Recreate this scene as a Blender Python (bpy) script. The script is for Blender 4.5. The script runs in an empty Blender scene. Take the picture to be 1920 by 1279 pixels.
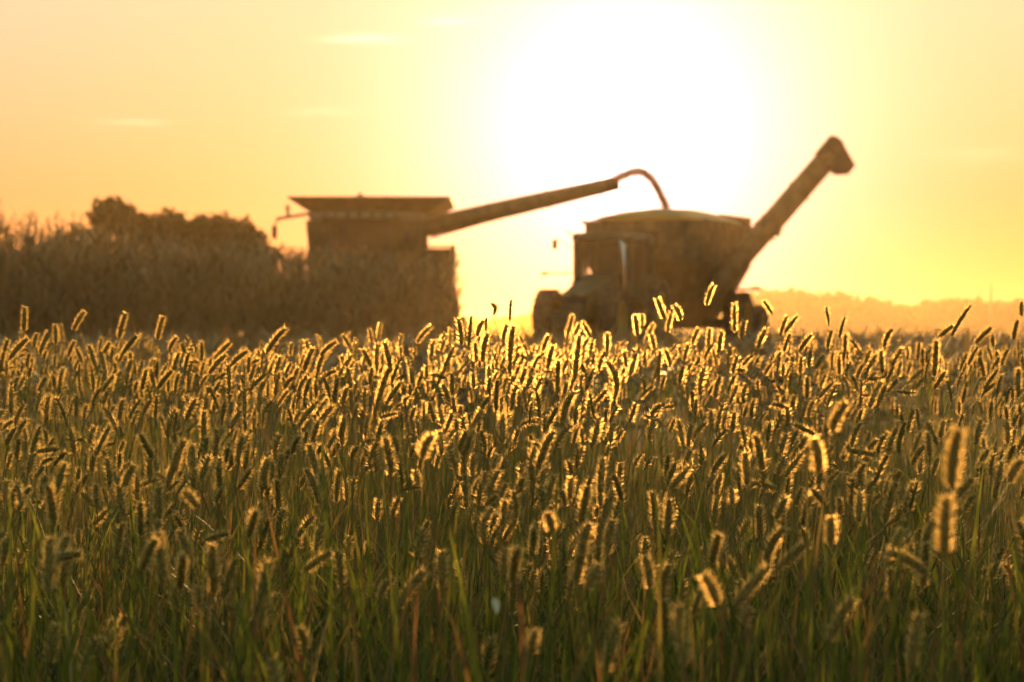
import bpy, bmesh, math, random
import numpy as np
from mathutils import Vector, Matrix

random.seed(7)
RNG = np.random.default_rng(11)
SC = bpy.context.scene
COL = SC.collection
R = math.radians

# ------------------------------------------------------------------ camera
F = 4533.0                      # focal length in pixels of the 1920 px wide frame (85 mm on 36 mm)
CX, CY, CZ = 960.0, 639.5, 0.85
cam = bpy.data.cameras.new('camera')
cam.lens = 85.0
cam.sensor_width = 36.0
cam.clip_start = 0.05
cam.clip_end = 9000.0
cam.dof.use_dof = True
cam.dof.focus_distance = 4.95
cam.dof.aperture_fstop = 7.2
cam_o = bpy.data.objects.new('camera', cam)
cam_o.location = (0, 0, CZ)
cam_o.rotation_euler = (R(90), 0, 0)
COL.objects.link(cam_o)
SC.camera = cam_o

def at(px, py, d):
    """world point that stands at distance d along pixel (px, py)"""
    return Vector(((px - CX) / F * d, d, CZ - (py - CY) / F * d))

# ------------------------------------------------------------------ light
SUN_AZ = math.atan((1175 - CX) / F)
SUN_EL = R(4.7)
SDIR = Vector((math.sin(SUN_AZ) * math.cos(SUN_EL), math.cos(SUN_AZ) * math.cos(SUN_EL), math.sin(SUN_EL)))
W = bpy.data.worlds.new('World')
SC.world = W
W.use_nodes = True
nt = W.node_tree
nt.nodes.clear()
N = nt.nodes.new
L = nt.links.new
w_out = N('ShaderNodeOutputWorld')
bg = N('ShaderNodeBackground')
sky = N('ShaderNodeTexSky')
sky.sky_type = 'NISHITA'
sky.sun_disc = False
sky.sun_elevation = SUN_EL
sky.sun_rotation = SUN_AZ
sky.air_density = 1.0
sky.dust_density = 0.5
sky.ozone_density = 1.0
bg.inputs['Strength'].default_value = 0.05
tint = N('ShaderNodeMix'); tint.data_type = 'RGBA'; tint.blend_type = 'MULTIPLY'
tint.inputs['Factor'].default_value = 1.0
hue = N('ShaderNodeValToRGB')                 # dusty low air is amber, paler above; unseen high sky brightened as fill light
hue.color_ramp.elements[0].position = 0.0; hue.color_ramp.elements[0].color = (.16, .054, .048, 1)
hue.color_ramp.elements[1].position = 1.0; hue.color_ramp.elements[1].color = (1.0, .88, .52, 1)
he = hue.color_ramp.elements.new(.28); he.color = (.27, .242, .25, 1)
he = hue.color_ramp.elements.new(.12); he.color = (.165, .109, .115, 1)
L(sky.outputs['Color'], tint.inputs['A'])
# bright aureole of the dusty air round the low sun, and a few thin high clouds
tc = N('ShaderNodeTexCoord')
dot = N('ShaderNodeVectorMath'); dot.operation = 'DOT_PRODUCT'
dot.inputs[1].default_value = SDIR
L(tc.outputs['Generated'], dot.inputs[0])
def mth(op, a, b=None, c=None):
    n = N('ShaderNodeMath'); n.operation = op
    for i, v in enumerate((a, b, c)):
        if v is None: continue
        if isinstance(v, (int, float)): n.inputs[i].default_value = v
        else: L(v, n.inputs[i])
    return n.outputs[0]
sepz = N('ShaderNodeSeparateXYZ'); L(tc.outputs['Generated'], sepz.inputs[0])
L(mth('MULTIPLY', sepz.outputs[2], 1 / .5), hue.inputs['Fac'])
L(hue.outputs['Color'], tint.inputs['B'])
cl = mth('MINIMUM', mth('MAXIMUM', dot.outputs['Value'], -1.0), 1.0)
ang = mth('ARCCOSINE', cl)
def lobe(sig, amp):
    return mth('MULTIPLY', mth('EXPONENT', mth('MULTIPLY', mth('POWER', mth('DIVIDE', ang, sig), 2.0), -1.0)), amp)
def lobe1(sig, amp):
    return mth('MULTIPLY', mth('EXPONENT', mth('MULTIPLY', mth('DIVIDE', ang, sig), -1.0)), amp)
glow = mth('ADD', mth('ADD', lobe(R(4.1), 15.0), lobe(R(7.0), 2.6)), lobe(R(1.3), 60.0))
sep = N('ShaderNodeSeparateXYZ'); L(tc.outputs['Generated'], sep.inputs[0])
azn = mth('DIVIDE', sep.outputs[0], sep.outputs[1])
eln = mth('DIVIDE', sep.outputs[2], sep.outputs[1])
nz = N('ShaderNodeTexNoise'); nz.inputs['Scale'].default_value = 60.0; nz.inputs['Detail'].default_value = 5.0
mp = N('ShaderNodeMapping'); mp.inputs['Scale'].default_value = (1.0, 1.0, 5.0)
L(tc.outputs['Generated'], mp.inputs[0]); L(mp.outputs[0], nz.inputs['Vector'])
cloud = None
for (px, py, sx, sy, amp) in ((695, 73, 58, 9, 1.0), (640, 74, 40, 4, .5), (840, 40, 46, 7, .8), (250, 229, 60, 6, .4),
                              (1850, 290, 90, 16, .22), (600, 210, 60, 8, .25)):
    u = mth('DIVIDE', mth('SUBTRACT', azn, (px - CX) / F), sx / F)
    v = mth('DIVIDE', mth('SUBTRACT', eln, (CY - py) / F), sy / F)
    v = mth('ADD', v, mth('MULTIPLY', mth('SUBTRACT', nz.outputs['Fac'], .5), 2.2))
    e = mth('MULTIPLY', mth('EXPONENT', mth('MULTIPLY', mth('ADD', mth('MULTIPLY', u, u), mth('MULTIPLY', v, v)), -1.0)), amp)
    cloud = e if cloud is None else mth('ADD', cloud, e)
front = mth('GREATER_THAN', sep.outputs[1], 0.0)
cloud = mth('MULTIPLY', mth('MULTIPLY', cloud, mth('ADD', mth('MULTIPLY', nz.outputs['Fac'], 1.2), .35)), front)
cloudn = mth('MULTIPLY', cloud, 4.0)
def vscale(col, fac):
    n = N('ShaderNodeVectorMath'); n.operation = 'SCALE'
    n.inputs[0].default_value = col; L(fac, n.inputs['Scale']); return n.outputs[0]
def vadd(a, b):
    n = N('ShaderNodeVectorMath'); n.operation = 'ADD'
    L(a, n.inputs[0]); L(b, n.inputs[1]); return n.outputs[0]
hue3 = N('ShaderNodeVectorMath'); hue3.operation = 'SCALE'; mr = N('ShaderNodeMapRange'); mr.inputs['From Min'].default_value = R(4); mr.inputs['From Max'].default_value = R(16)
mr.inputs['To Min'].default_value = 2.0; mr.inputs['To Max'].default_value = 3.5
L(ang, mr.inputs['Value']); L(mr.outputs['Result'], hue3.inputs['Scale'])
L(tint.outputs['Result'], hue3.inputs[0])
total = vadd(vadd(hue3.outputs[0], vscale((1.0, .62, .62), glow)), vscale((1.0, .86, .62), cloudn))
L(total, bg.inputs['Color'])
L(bg.outputs[0], w_out.inputs['Surface'])

sun = bpy.data.lights.new('sun', 'SUN')
sun.energy = 4.6
sun.angle = R(0.53)
sun.color = (1.0, 0.55, 0.18)
sun_o = bpy.data.objects.new('sun', sun)
sun_o.rotation_euler = SDIR.to_track_quat('Z', 'Y').to_euler()
sun_o.location = (20, 60, 30)
COL.objects.link(sun_o)

# ------------------------------------------------------------------ exposure
SC.view_settings.view_transform = 'Standard'
SC.view_settings.look = 'None'
SC.view_settings.gamma = 1.0
SC.view_settings.exposure = 1.1
SC.render.engine = 'CYCLES'
SC.cycles.use_denoising = True
SC.cycles.denoiser = 'OPENIMAGEDENOISE'
SC.cycles.denoising_prefilter = 'ACCURATE'
SC.cycles.denoising_input_passes = 'RGB_ALBEDO_NORMAL'
SC.cycles.max_bounces = 6
SC.cycles.diffuse_bounces = 3
SC.cycles.glossy_bounces = 2
SC.cycles.transmission_bounces = 4
SC.cycles.transparent_max_bounces = 8
SC.cycles.volume_bounces = 0
SC.cycles.caustics_reflective = False
SC.cycles.caustics_refractive = False
SC.cycles.sample_clamp_indirect = 4.0

# ------------------------------------------------------------------ materials
def mat(name):
    m = bpy.data.materials.new(name); m.use_nodes = True
    t = m.node_tree; t.nodes.clear()
    o = t.nodes.new('ShaderNodeOutputMaterial')
    return m, t, o

def paint(name, col, rough=.5, metal=0.0, dirt=.5, dirt_col=(.16, .11, .06), scale=3.0):
    m, t, o = mat(name)
    n = t.nodes.new; l = t.links.new
    p = n('ShaderNodeBsdfPrincipled')
    tcn = n('ShaderNodeTexCoord')
    no = n('ShaderNodeTexNoise'); no.inputs['Scale'].default_value = scale; no.inputs['Detail'].default_value = 6
    l(tcn.outputs['Object'], no.inputs['Vector'])
    cr = n('ShaderNodeValToRGB'); cr.color_ramp.elements[0].position = .42; cr.color_ramp.elements[1].position = .72
    l(no.outputs['Fac'], cr.inputs['Fac'])
    f = n('ShaderNodeMath'); f.operation = 'MULTIPLY'; f.inputs[1].default_value = dirt
    l(cr.outputs['Color'], f.inputs[0])
    mx = n('ShaderNodeMix'); mx.data_type = 'RGBA'
    mx.inputs['A'].default_value = (*col, 1); mx.inputs['B'].default_value = (*dirt_col, 1)
    l(f.outputs[0], mx.inputs['Factor']); l(mx.outputs['Result'], p.inputs['Base Color'])
    p.inputs['Roughness'].default_value = rough; p.inputs['Metallic'].default_value = metal
    l(p.outputs[0], o.inputs['Surface'])
    return m

def leafy(name, cols, trans=.45, tcol_gain=1.2, rough=.55, spec=.25, by='island'):
    """thin leaf: reflecting front, light coming through; colour differs from piece to piece"""
    m, t, o = mat(name)
    n = t.nodes.new; l = t.links.new
    if by == 'island':
        g = n('ShaderNodeNewGeometry'); fac = g.outputs['Random Per Island']
    else:
        g = n('ShaderNodeObjectInfo'); fac = g.outputs['Random']
    cr = n('ShaderNodeValToRGB')
    e = cr.color_ramp.elements
    while len(e) < len(cols): e.new(.5)
    for i, c in enumerate(cols):
        e[i].position = i / max(1, len(cols) - 1); e[i].color = (*c, 1)
    l(fac, cr.inputs['Fac'])
    p = n('ShaderNodeBsdfPrincipled')
    p.inputs['Roughness'].default_value = rough
    p.inputs['Specular IOR Level'].default_value = spec
    l(cr.outputs['Color'], p.inputs['Base Color'])
    tr = n('ShaderNodeBsdfTranslucent')
    gn = n('ShaderNodeMix'); gn.data_type = 'RGBA'; gn.blend_type = 'MULTIPLY'; gn.inputs['Factor'].default_value = 1
    gn.clamp_result = False
    gn.inputs['B'].default_value = (tcol_gain, tcol_gain, tcol_gain * .8, 1)
    l(cr.outputs['Color'], gn.inputs['A']); l(gn.outputs['Result'], tr.inputs['Color'])
    mx = n('ShaderNodeMixShader'); mx.inputs[0].default_value = trans
    l(p.outputs[0], mx.inputs[1]); l(tr.outputs[0], mx.inputs[2])
    l(mx.outputs[0], o.inputs['Surface'])
    return m

def soil(name, c0, c1, scale):
    m, t, o = mat(name)
    n = t.nodes.new; l = t.links.new
    p = n('ShaderNodeBsdfPrincipled'); p.inputs['Roughness'].default_value = .95
    p.inputs['Specular IOR Level'].default_value = .1
    tcn = n('ShaderNodeTexCoord')
    a = n('ShaderNodeTexNoise'); a.inputs['Scale'].default_value = scale; a.inputs['Detail'].default_value = 8
    b = n('ShaderNodeTexNoise'); b.inputs['Scale'].default_value = scale * .07; b.inputs['Detail'].default_value = 3
    l(tcn.outputs['Object'], a.inputs['Vector']); l(tcn.outputs['Object'], b.inputs['Vector'])
    s = n('ShaderNodeMath'); s.operation = 'MULTIPLY_ADD'; s.inputs[1].default_value = .6
    q = n('ShaderNodeMath'); q.operation = 'MULTIPLY'; q.inputs[1].default_value = .4
    l(b.outputs['Fac'], q.inputs[0]); l(a.outputs['Fac'], s.inputs[0]); l(q.outputs[0], s.inputs[2])
    cr = n('ShaderNodeValToRGB')
    cr.color_ramp.elements[0].position = .35; cr.color_ramp.elements[0].color = (*c0, 1)
    cr.color_ramp.elements[1].position = .65; cr.color_ramp.elements[1].color = (*c1, 1)
    l(s.outputs[0], cr.inputs['Fac']); l(cr.outputs['Color'], p.inputs['Base Color'])
    bu = n('ShaderNodeBump'); bu.inputs['Strength'].default_value = .6; bu.inputs['Distance'].default_value = .05
    l(a.outputs['Fac'], bu.inputs['Height']); l(bu.outputs[0], p.inputs['Normal'])
    l(p.outputs[0], o.inputs['Surface'])
    return m

def glass(name):
    m, t, o = mat(name)
    n = t.nodes.new; l = t.links.new
    tr = n('ShaderNodeBsdfTransparent'); tr.inputs[0].default_value = (.82, .84, .80, 1)
    gl = n('ShaderNodeBsdfGlossy'); gl.inputs['Roughness'].default_value = .12
    df = n('ShaderNodeBsdfDiffuse'); df.inputs[0].default_value = (.35, .28, .18, 1)
    lw = n('ShaderNodeFresnel'); lw.inputs[0].default_value = 1.45
    a = n('ShaderNodeMixShader'); l(lw.outputs[0], a.inputs[0]); l(tr.outputs[0], a.inputs[1]); l(gl.outputs[0], a.inputs[2])
    b = n('ShaderNodeMixShader'); b.inputs[0].default_value = .12
    l(a.outputs[0], b.inputs[1]); l(df.outputs[0], b.inputs[2])
    l(b.outputs[0], o.inputs['Surface'])
    return m

M = {}
M['green_paint'] = paint('dust-caked green paint', (.09, .085, .035), .6, 0, .7, (.23, .155, .075))
M['dark_paint'] = paint('dusty dark paint', (.10, .085, .06), .6, 0, .7, (.26, .20, .12))
M['cart_paint'] = paint('dust-caked cart paint', (.17, .105, .045), .6, 0, .8, (.31, .205, .095))
M['pale_panel'] = paint('dusty pale sheet metal', (.30, .26, .18), .55, .0, .5)
M['steel'] = paint('worn steel', (.25, .23, .20), .35, .9, .4)
M['chrome'] = paint('bright metal', (.75, .72, .65), .18, 1.0, .1)
M['rubber'] = paint('dusty tyre rubber', (.05, .042, .035), .9, 0, .8, (.22, .16, .10), 8)
M['rim'] = paint('dusty yellow rim', (.40, .27, .03), .5, 0, .5)
M['black'] = paint('black plastic', (.02, .02, .02), .6, 0, .5)
M['seat'] = paint('dark seat cloth', (.04, .035, .03), .9, 0, .2)
M['lamp'] = paint('amber lamp lens', (.60, .20, .02), .25, 0, .1)
M['glass'] = glass('dusty cab glass')
M['ground'] = soil('dark soil with thatch', (.035, .024, .012), (.10, .072, .035), 14)
M['field'] = soil('dry stubble soil', (.15, .105, .06), (.30, .22, .13), 6)
M['blade'] = leafy('green grass blades', [(.045, .065, .012), (.08, .11, .016), (.13, .16, .022), (.19, .21, .035), (.20, .14, .05), (.22, .11, .045)], .5)
M['thin'] = leafy('thin dry grass', [(.14, .18, .05), (.32, .25, .09), (.44, .34, .16), (.32, .18, .08), (.20, .21, .07)], .4)
M['stem'] = leafy('foxtail stalks', [(.15, .21, .06), (.24, .26, .09), (.33, .30, .12)], .35)
M['stalk'] = leafy('foxtail stalk', [(.16, .20, .06), (.27, .25, .09), (.36, .29, .12)], .35, by='object')
M['leaf'] = leafy('foxtail leaf', [(.05, .10, .015), (.10, .14, .025), (.19, .15, .05)], .5, by='object')
M['spike'] = leafy('foxtail seeds', [(.19, .21, .055), (.29, .26, .075), (.38, .30, .11)], .4)
def hairs(name, cols):
    """fine pale hairs: light shines through them, mostly straight on"""
    m = leafy(name, cols, .5, 1.25, .45, .4)
    t = m.node_tree; n = t.nodes.new; l = t.links.new
    o = [x for x in t.nodes if x.type == 'OUTPUT_MATERIAL'][0]
    src = o.inputs['Surface'].links[0].from_socket
    rf = n('ShaderNodeBsdfRefraction'); rf.inputs['Roughness'].default_value = .62; rf.inputs['IOR'].default_value = 1.12
    rf.inputs['Color'].default_value = (1.0, .70, .30, 1)
    a = n('ShaderNodeMixShader'); a.inputs[0].default_value = .07
    l(src, a.inputs[1]); l(rf.outputs[0], a.inputs[2])
    l(a.outputs[0], o.inputs['Surface'])
    return m
M['bristle'] = hairs('foxtail bristles', [(.78, .57, .24), (.88, .67, .31), (.72, .53, .22)])
M['corn'] = leafy('dry corn leaves', [(.17, .125, .07), (.30, .22, .12), (.40, .30, .17), (.20, .17, .08)], .12)
M['stubble'] = leafy('corn stubble', [(.22, .16, .08), (.38, .29, .16), (.30, .22, .12)], .2)
M['tree'] = leafy('tree leaves', [(.030, .055, .012), (.05, .08, .018), (.075, .095, .022), (.10, .09, .03)], .10)
M['wood'] = paint('tree bark', (.06, .045, .03), .9, 0, .4)
M['far'] = leafy('distant woodland', [(.035, .05, .018), (.05, .065, .02), (.07, .07, .025)], .2)
M['grain'] = leafy('corn kernels', [(.46, .25, .035), (.56, .33, .06), (.50, .29, .05)], .25, 1.0, .4, .4)
M['white'] = paint('white petal', (.80, .74, .58), .6, 0, .05)

# ------------------------------------------------------------------ mesh helpers
def new_mesh(name, V, Fc, smooth=False):
    """V (n,3) array, Fc (m,k) index array -> mesh"""
    V = np.asarray(V, dtype=np.float32); Fc = np.asarray(Fc, dtype=np.int32)
    me = bpy.data.meshes.new(name)
    k = Fc.shape[1]
    me.vertices.add(len(V)); me.vertices.foreach_set('co', V.ravel())
    me.loops.add(Fc.size); me.loops.foreach_set('vertex_index', Fc.ravel())
    me.polygons.add(len(Fc)); me.polygons.foreach_set('loop_start', np.arange(0, Fc.size, k, dtype=np.int32))
    if smooth: me.polygons.foreach_set('use_smooth', np.ones(len(Fc), dtype=bool))
    me.update(calc_edges=True)
    return me

def link(name, me, parent=None, loc=None):
    o = bpy.data.objects.new(name, me); COL.objects.link(o)
    if parent is not None: o.parent = parent
    if loc is not None: o.location = loc
    return o

def tag(o, label=None, cat=None, group=None, kind=None):
    if label: o['label'] = label
    if cat: o['category'] = cat
    if group: o['group'] = group
    if kind: o['kind'] = kind
    return o

def thing(name, label, cat, loc, rz=0, group=None):
    o = link(name, None, None, loc); o.rotation_euler = (0, 0, rz)
    o.empty_display_size = .3
    return tag(o, label, cat, group)

class MB:
    """collects simple solids in one bmesh"""
    def __init__(s): s.b = bmesh.new()
    def box(s, c, d, rot=None, top=None, bevel=0.0):
        """box centre c size d; top=(sx,sy) scales the upper face"""
        vs = []
        for z in (-.5, .5):
            for x, y in ((-.5, -.5), (.5, -.5), (.5, .5), (-.5, .5)):
                k = top if (top and z > 0) else (1, 1)
                v = Vector((x * d[0] * k[0], y * d[1] * k[1], z * d[2]))
                if rot is not None: v = rot @ v
                vs.append(s.b.verts.new(v + Vector(c)))
        fs = [(0, 3, 2, 1), (4, 5, 6, 7), (0, 1, 5, 4), (1, 2, 6, 5), (2, 3, 7, 6), (3, 0, 4, 7)]
        faces = [s.b.faces.new([vs[i] for i in f]) for f in fs]
        if bevel:
            es = list({e for f in faces for e in f.edges})
            bmesh.ops.bevel(s.b, geom=es, offset=bevel, segments=2, affect='EDGES', profile=.7)
        return s
    def hexa(s, pts, bevel=0.0):
        """eight corners: four below (ccw), four above"""
        vs = [s.b.verts.new(Vector(p)) for p in pts]
        fs = [(0, 3, 2, 1), (4, 5, 6, 7), (0, 1, 5, 4), (1, 2, 6, 5), (2, 3, 7, 6), (3, 0, 4, 7)]
        faces = [s.b.faces.new([vs[i] for i in f]) for f in fs]
        if bevel:
            es = list({e for f in faces for e in f.edges})
            bmesh.ops.bevel(s.b, geom=es, offset=bevel, segments=2, affect='EDGES', profile=.7)
        return s
    def tube(s, pts, rad, seg=12, cap=True):
        pts = [Vector(p) for p in pts]
        if not isinstance(rad, (list, tuple)): rad = [rad] * len(pts)
        rings = []
        up = None
        for i, p in enumerate(pts):
            t = (pts[min(i + 1, len(pts) - 1)] - pts[max(i - 1, 0)]).normalized()
            if up is None:
                up = Vector((0, 0, 1)) if abs(t.z) < .9 else Vector((0, 1, 0))
            a = t.cross(up).normalized(); b = a.cross(t).normalized(); up = b
            rings.append([s.b.verts.new(p + rad[i] * (math.cos(k * 2 * math.pi / seg) * a + math.sin(k * 2 * math.pi / seg) * b)) for k in range(seg)])
        for r0, r1 in zip(rings, rings[1:]):
            for k in range(seg):
                s.b.faces.new((r0[k], r0[(k + 1) % seg], r1[(k + 1) % seg], r1[k]))
        if cap:
            s.b.faces.new(rings[0][::-1]); s.b.faces.new(rings[-1])
        return s
    def lathe(s, prof, c, axis='x', seg=32):
        """profile [(r, t)] turned round an axis through c"""
        rings = []
        for r, t in prof:
            ring = []
            for k in range(seg):
                a = k * 2 * math.pi / seg
                if axis == 'x': v = Vector((t, r * math.cos(a), r * math.sin(a)))
                elif axis == 'y': v = Vector((r * math.cos(a), t, r * math.sin(a)))
                else: v = Vector((r * math.cos(a), r * math.sin(a), t))
                ring.append(s.b.verts.new(v + Vector(c)))
            rings.append(ring)
        for r0, r1 in zip(rings, rings[1:]):
            for k in range(seg):
                s.b.faces.new((r0[k], r0[(k + 1) % seg], r1[(k + 1) % seg], r1[k]))
        return s
    def prism(s, poly, y0, y1, bevel=0.0):
        """polygon in x,z pulled from y0 to y1"""
        a = [s.b.verts.new((x, y0, z)) for x, z in poly]
        b = [s.b.verts.new((x, y1, z)) for x, z in poly]
        n = len(poly)
        fs = [s.b.faces.new(a), s.b.faces.new(b[::-1])]
        for i in range(n):
            fs.append(s.b.faces.new((a[i], b[i], b[(i + 1) % n], a[(i + 1) % n])))
        if bevel:
            es = list({e for f in fs for e in f.edges})
            bmesh.ops.bevel(s.b, geom=es, offset=bevel, segments=2, affect='EDGES', profile=.7)
        return s
    def build(s, name, material, parent=None, smooth=True):
        bmesh.ops.recalc_face_normals(s.b, faces=s.b.faces)
        me = bpy.data.meshes.new(name); s.b.to_mesh(me); s.b.free()
        me.materials.append(material)
        if smooth:
            me.polygons.foreach_set('use_smooth', np.ones(len(me.polygons), dtype=bool))
            me.set_sharp_from_angle(angle=R(35))
        return link(name, me, parent)

# ------------------------------------------------------------------ the ground
FIELD_Z = 0.70
def gz(d):
    """height of the ground at distance d: a grassy verge that climbs to the field"""
    d = np.asarray(d, dtype=float)
    a = np.interp(d, [0, 2.4, 5, 6.5, 9, 14, 22, 30], [0, 0, .09, .18, .26, .50, .66, FIELD_Z])
    return a

def ground_sheet():
    ys = np.concatenate([np.linspace(-60, 0, 13)[:-1], np.linspace(0, 32, 129), np.linspace(33, 130, 98), np.geomspace(140, 2400, 40)])
    xs = np.concatenate([-np.geomspace(40, 1200, 22)[::-1], np.linspace(-38, 38, 153), np.geomspace(40, 1200, 22)])
    X, Y = np.meshgrid(xs, ys)
    Z = gz(np.maximum(Y, 0))
    bump = RNG.normal(0, 1, Z.shape)
    amp = np.where(Y < 26, .012, np.where(Y < 120, .02, .03))
    Z = Z + bump * amp
    V = np.stack([X, Y, Z], -1).reshape(-1, 3)
    nx, ny = len(xs), len(ys)
    i = np.arange(ny - 1)[:, None] * nx + np.arange(nx - 1)[None, :]
    Fc = np.stack([i, i + 1, i + nx + 1, i + nx], -1).reshape(-1, 4)
    me = new_mesh('ground', V, Fc, True)
    me.materials.append(M['ground']); me.materials.append(M['field'])
    mid = Y[:-1, :-1].reshape(-1)
    me.polygons.foreach_set('material_index', (mid > 20).astype(np.int32))
    return tag(link('ground', me), kind='structure')
ground_sheet()

# ------------------------------------------------------------------ leaf clouds and crowns
def leaf_quads(P, size, dirs=None):
    """one four-cornered leaf at every point"""
    n = len(P)
    a = RNG.normal(size=(n, 3)); a /= np.linalg.norm(a, axis=1)[:, None]
    b = RNG.normal(size=(n, 3)); b -= (b * a).sum(1)[:, None] * a; b /= np.linalg.norm(b, axis=1)[:, None]
    s = (size * RNG.uniform(.6, 1.4, n))[:, None]
    V = np.stack([P - a * s, P + b * s * .5, P + a * s, P - b * s * .5], 1).reshape(-1, 3)
    Fc = (np.arange(n)[:, None] * 4 + np.arange(4)[None, :])
    return V, Fc

def tree(px, d, h, w, seed, label, lumps, leaves, k0=.68):
    rng = np.random.default_rng(seed)
    base = at(px, CY, d); base.z = FIELD_Z
    t = thing('field_tree', label, 'tree', base, 0, 'trees beyond the corn')
    tb = MB()
    tb.tube([(0, 0, -.1), (.05, 0, h * .18), (-.04, .05, h * .42), (.1, 0, h * .66), (.05, 0, h * .85)], [.28, .22, .17, .10, .04], 9)
    for k in range(9):
        a = k * 2.4; z0 = h * (.25 + .055 * k)
        r = w * .42
        tb.tube([(0, 0, z0), (math.cos(a) * r * .5, math.sin(a) * r * .5, z0 + h * .10), (math.cos(a) * r, math.sin(a) * r, z0 + h * .20)], [.09, .06, .02], 6)
    tb.build('trunk', M['wood'], t)
    P = []
    for (lx, ly, lz, lr, k) in lumps:
        n = int(leaves * k)
        v = rng.normal(size=(n, 3)); v /= np.linalg.norm(v, axis=1)[:, None]
        rr = lr * k0 * rng.uniform(.25, 1.05, n) ** .6
        wob = 1 + .25 * np.sin(v[:, 0] * 7 + seed) * np.cos(v[:, 2] * 6 + v[:, 1] * 5)
        q = v * (rr * wob)[:, None] * np.array([1, 1, .8]) + np.array([lx * w, ly * w, lz * h])
        P.append(q)
    P = np.concatenate(P)
    V, Fc = leaf_quads(P, .125)
    me = new_mesh('crown', V, Fc); me.materials.append(M['tree'])
    link('crown', me, t)
    return t

s120 = 120 / F
tree(222, 82, 5.05, 4.1, 3, 'ragged dark tree with two peaks behind the tall corn', [(-.05, 0, .86, 1.15, .2), (.12, .05, .80, 1.0, .16), (.42, 0, .80, .95, .16), (-.30, 0, .66, 1.3, .2), (.15, 0, .62, 1.6, .25), (.55, 0, .62, 1.2, .2), (-.62, .1, .55, 1.1, .15)], 5200)
tree(400, 82, 4.75, 3.3, 5, 'round-topped dark tree just left of the combine', [(-.02, 0, .78, 1.35, .25), (.22, 0, .76, 1.2, .2), (-.28, 0, .72, 1.2, .2), (.40, 0, .62, 1.1, .2), (-.45, 0, .56, 1.1, .15), (.1, 0, .55, 1.6, .25), (-.15, 0, .70, 1.3, .25), (.30, 0, .70, 1.2, .2)], 7500)

def woodland():
    """far-off wood along the ridge"""
    P, S = [], []
    prof_x = [-700, -200, 200, 760, 900, 1000, 1380, 1500, 1600, 1660, 1700, 1740, 1780, 1830, 1870, 1920, 2100, 2400, 2900]
    prof_y = [600, 598, 596, 598, 602, 588, 545, 540, 548, 560, 571, 570, 557, 556, 566, 560, 563, 570, 575]
    d0 = 520.0
    for px in np.arange(-700, 2900, 3.2):
        top = np.interp(px, prof_x, prof_y)
        h = (CY - top) / F * d0 + .1
        for k in range(3):
            d = d0 + k * 14 + RNG.uniform(-6, 6)
            x = (px - CX) / F * d0 + RNG.uniform(-1, 1)
            hh = h * RNG.uniform(.80, 1.02)
            P.append((x, d, FIELD_Z, hh))
    V, Fc, off = [], [], 0
    for (x, y, z, h) in P:
        n = 46
        w = RNG.uniform(1.2, 2.2)
        v = RNG.normal(size=(n, 3)); v /= np.linalg.norm(v, axis=1)[:, None]
        u = RNG.uniform(.0, 1, n)
        q = np.stack([x + v[:, 0] * w, y + v[:, 1] * w, z + h * (u ** .7) * (1 - .0 * np.abs(v[:, 0])) - (np.abs(v[:, 0]) ** 2) * h * .12], 1)
        a, f = leaf_quads(q, .85)
        V.append(a); Fc.append(f + off); off += len(a)
    me = new_mesh('distant_woodland', np.concatenate(V), np.concatenate(Fc)); me.materials.append(M['far'])
    tag(link('distant_woodland', me), 'hazy far wooded ridge along the right horizon', 'woodland', None, 'stuff')
woodland()

mast = MB()
mast.tube([(0, 0, 0), (0, 0, 9.0), (0, 0, 12.2)], [.35, .28, .06], 8)
for z in (3, 6, 9): mast.tube([(0, 0, z), (0, 0, z + .15)], .42, 8)
mo = mast.build('radio_mast', M['steel'])
mo.location = at(1858, CY, 500); mo.location.z = FIELD_Z
tag(mo, 'faint thin mast standing up from the far ridge at the right', 'mast')

# ------------------------------------------------------------------ corn
def blades(P, az, length, width, lean, droop, segs=5, fold=0.0):
    """curved strips: P base (n,3), az heading, lean start angle from upright, droop extra bend"""
    n = len(P)
    t = np.linspace(0, 1, segs + 1)
    angs = lean[:, None] + droop[:, None] * t[None, :] ** 1.4
    st = (length / segs)[:, None]
    dx = np.sin(angs) * st; dz = np.cos(angs) * st
    hx = np.concatenate([np.zeros((n, 1)), np.cumsum(dx[:, :-1], 1)], 1)
    hz = np.concatenate([np.zeros((n, 1)), np.cumsum(dz[:, :-1], 1)], 1)
    ca, sa = np.cos(az)[:, None], np.sin(az)[:, None]
    C = np.stack([P[:, 0:1] + hx * ca, P[:, 1:2] + hx * sa, P[:, 2:3] + hz], -1)
    wv = width[:, None] * np.minimum(1, .55 + 2.2 * t)[None, :] * (1 - t[None, :] ** 2.2) + width[:, None] * .02
    tw = RNG.uniform(-.7, .7, n)[:, None] * t[None, :] + az[:, None] + np.pi / 2
    side = np.stack([np.cos(tw) * wv, np.sin(tw) * wv, np.zeros_like(wv)], -1) * .5
    V = np.stack([C - side, C + side], 2).reshape(n, -1, 3)
    k = 2 * (segs + 1)
    f = np.array([(2 * i, 2 * i + 1, 2 * i + 3, 2 * i + 2) for i in range(segs)])
    Fc = (np.arange(n)[:, None, None] * k + f[None]).reshape(-1, 4)
    return V.reshape(-1, 3), Fc

def stalks(P, Q, r, sides=3):
    """straight tapering posts from P to Q"""
    n = len(P)
    a = np.arange(sides) * 2 * np.pi / sides
    ring = np.stack([np.cos(a), np.sin(a), np.zeros(sides)], -1)
    V = np.concatenate([P[:, None] + ring[None] * r[:, None, None], Q[:, None] + ring[None] * r[:, None, None] * .5], 1)
    f = np.array([(i, (i + 1) % sides, sides + (i + 1) % sides, sides + i) for i in range(sides)])
    Fc = (np.arange(n)[:, None, None] * 2 * sides + f[None]).reshape(-1, 4)
    return V.reshape(-1, 3), Fc

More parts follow.
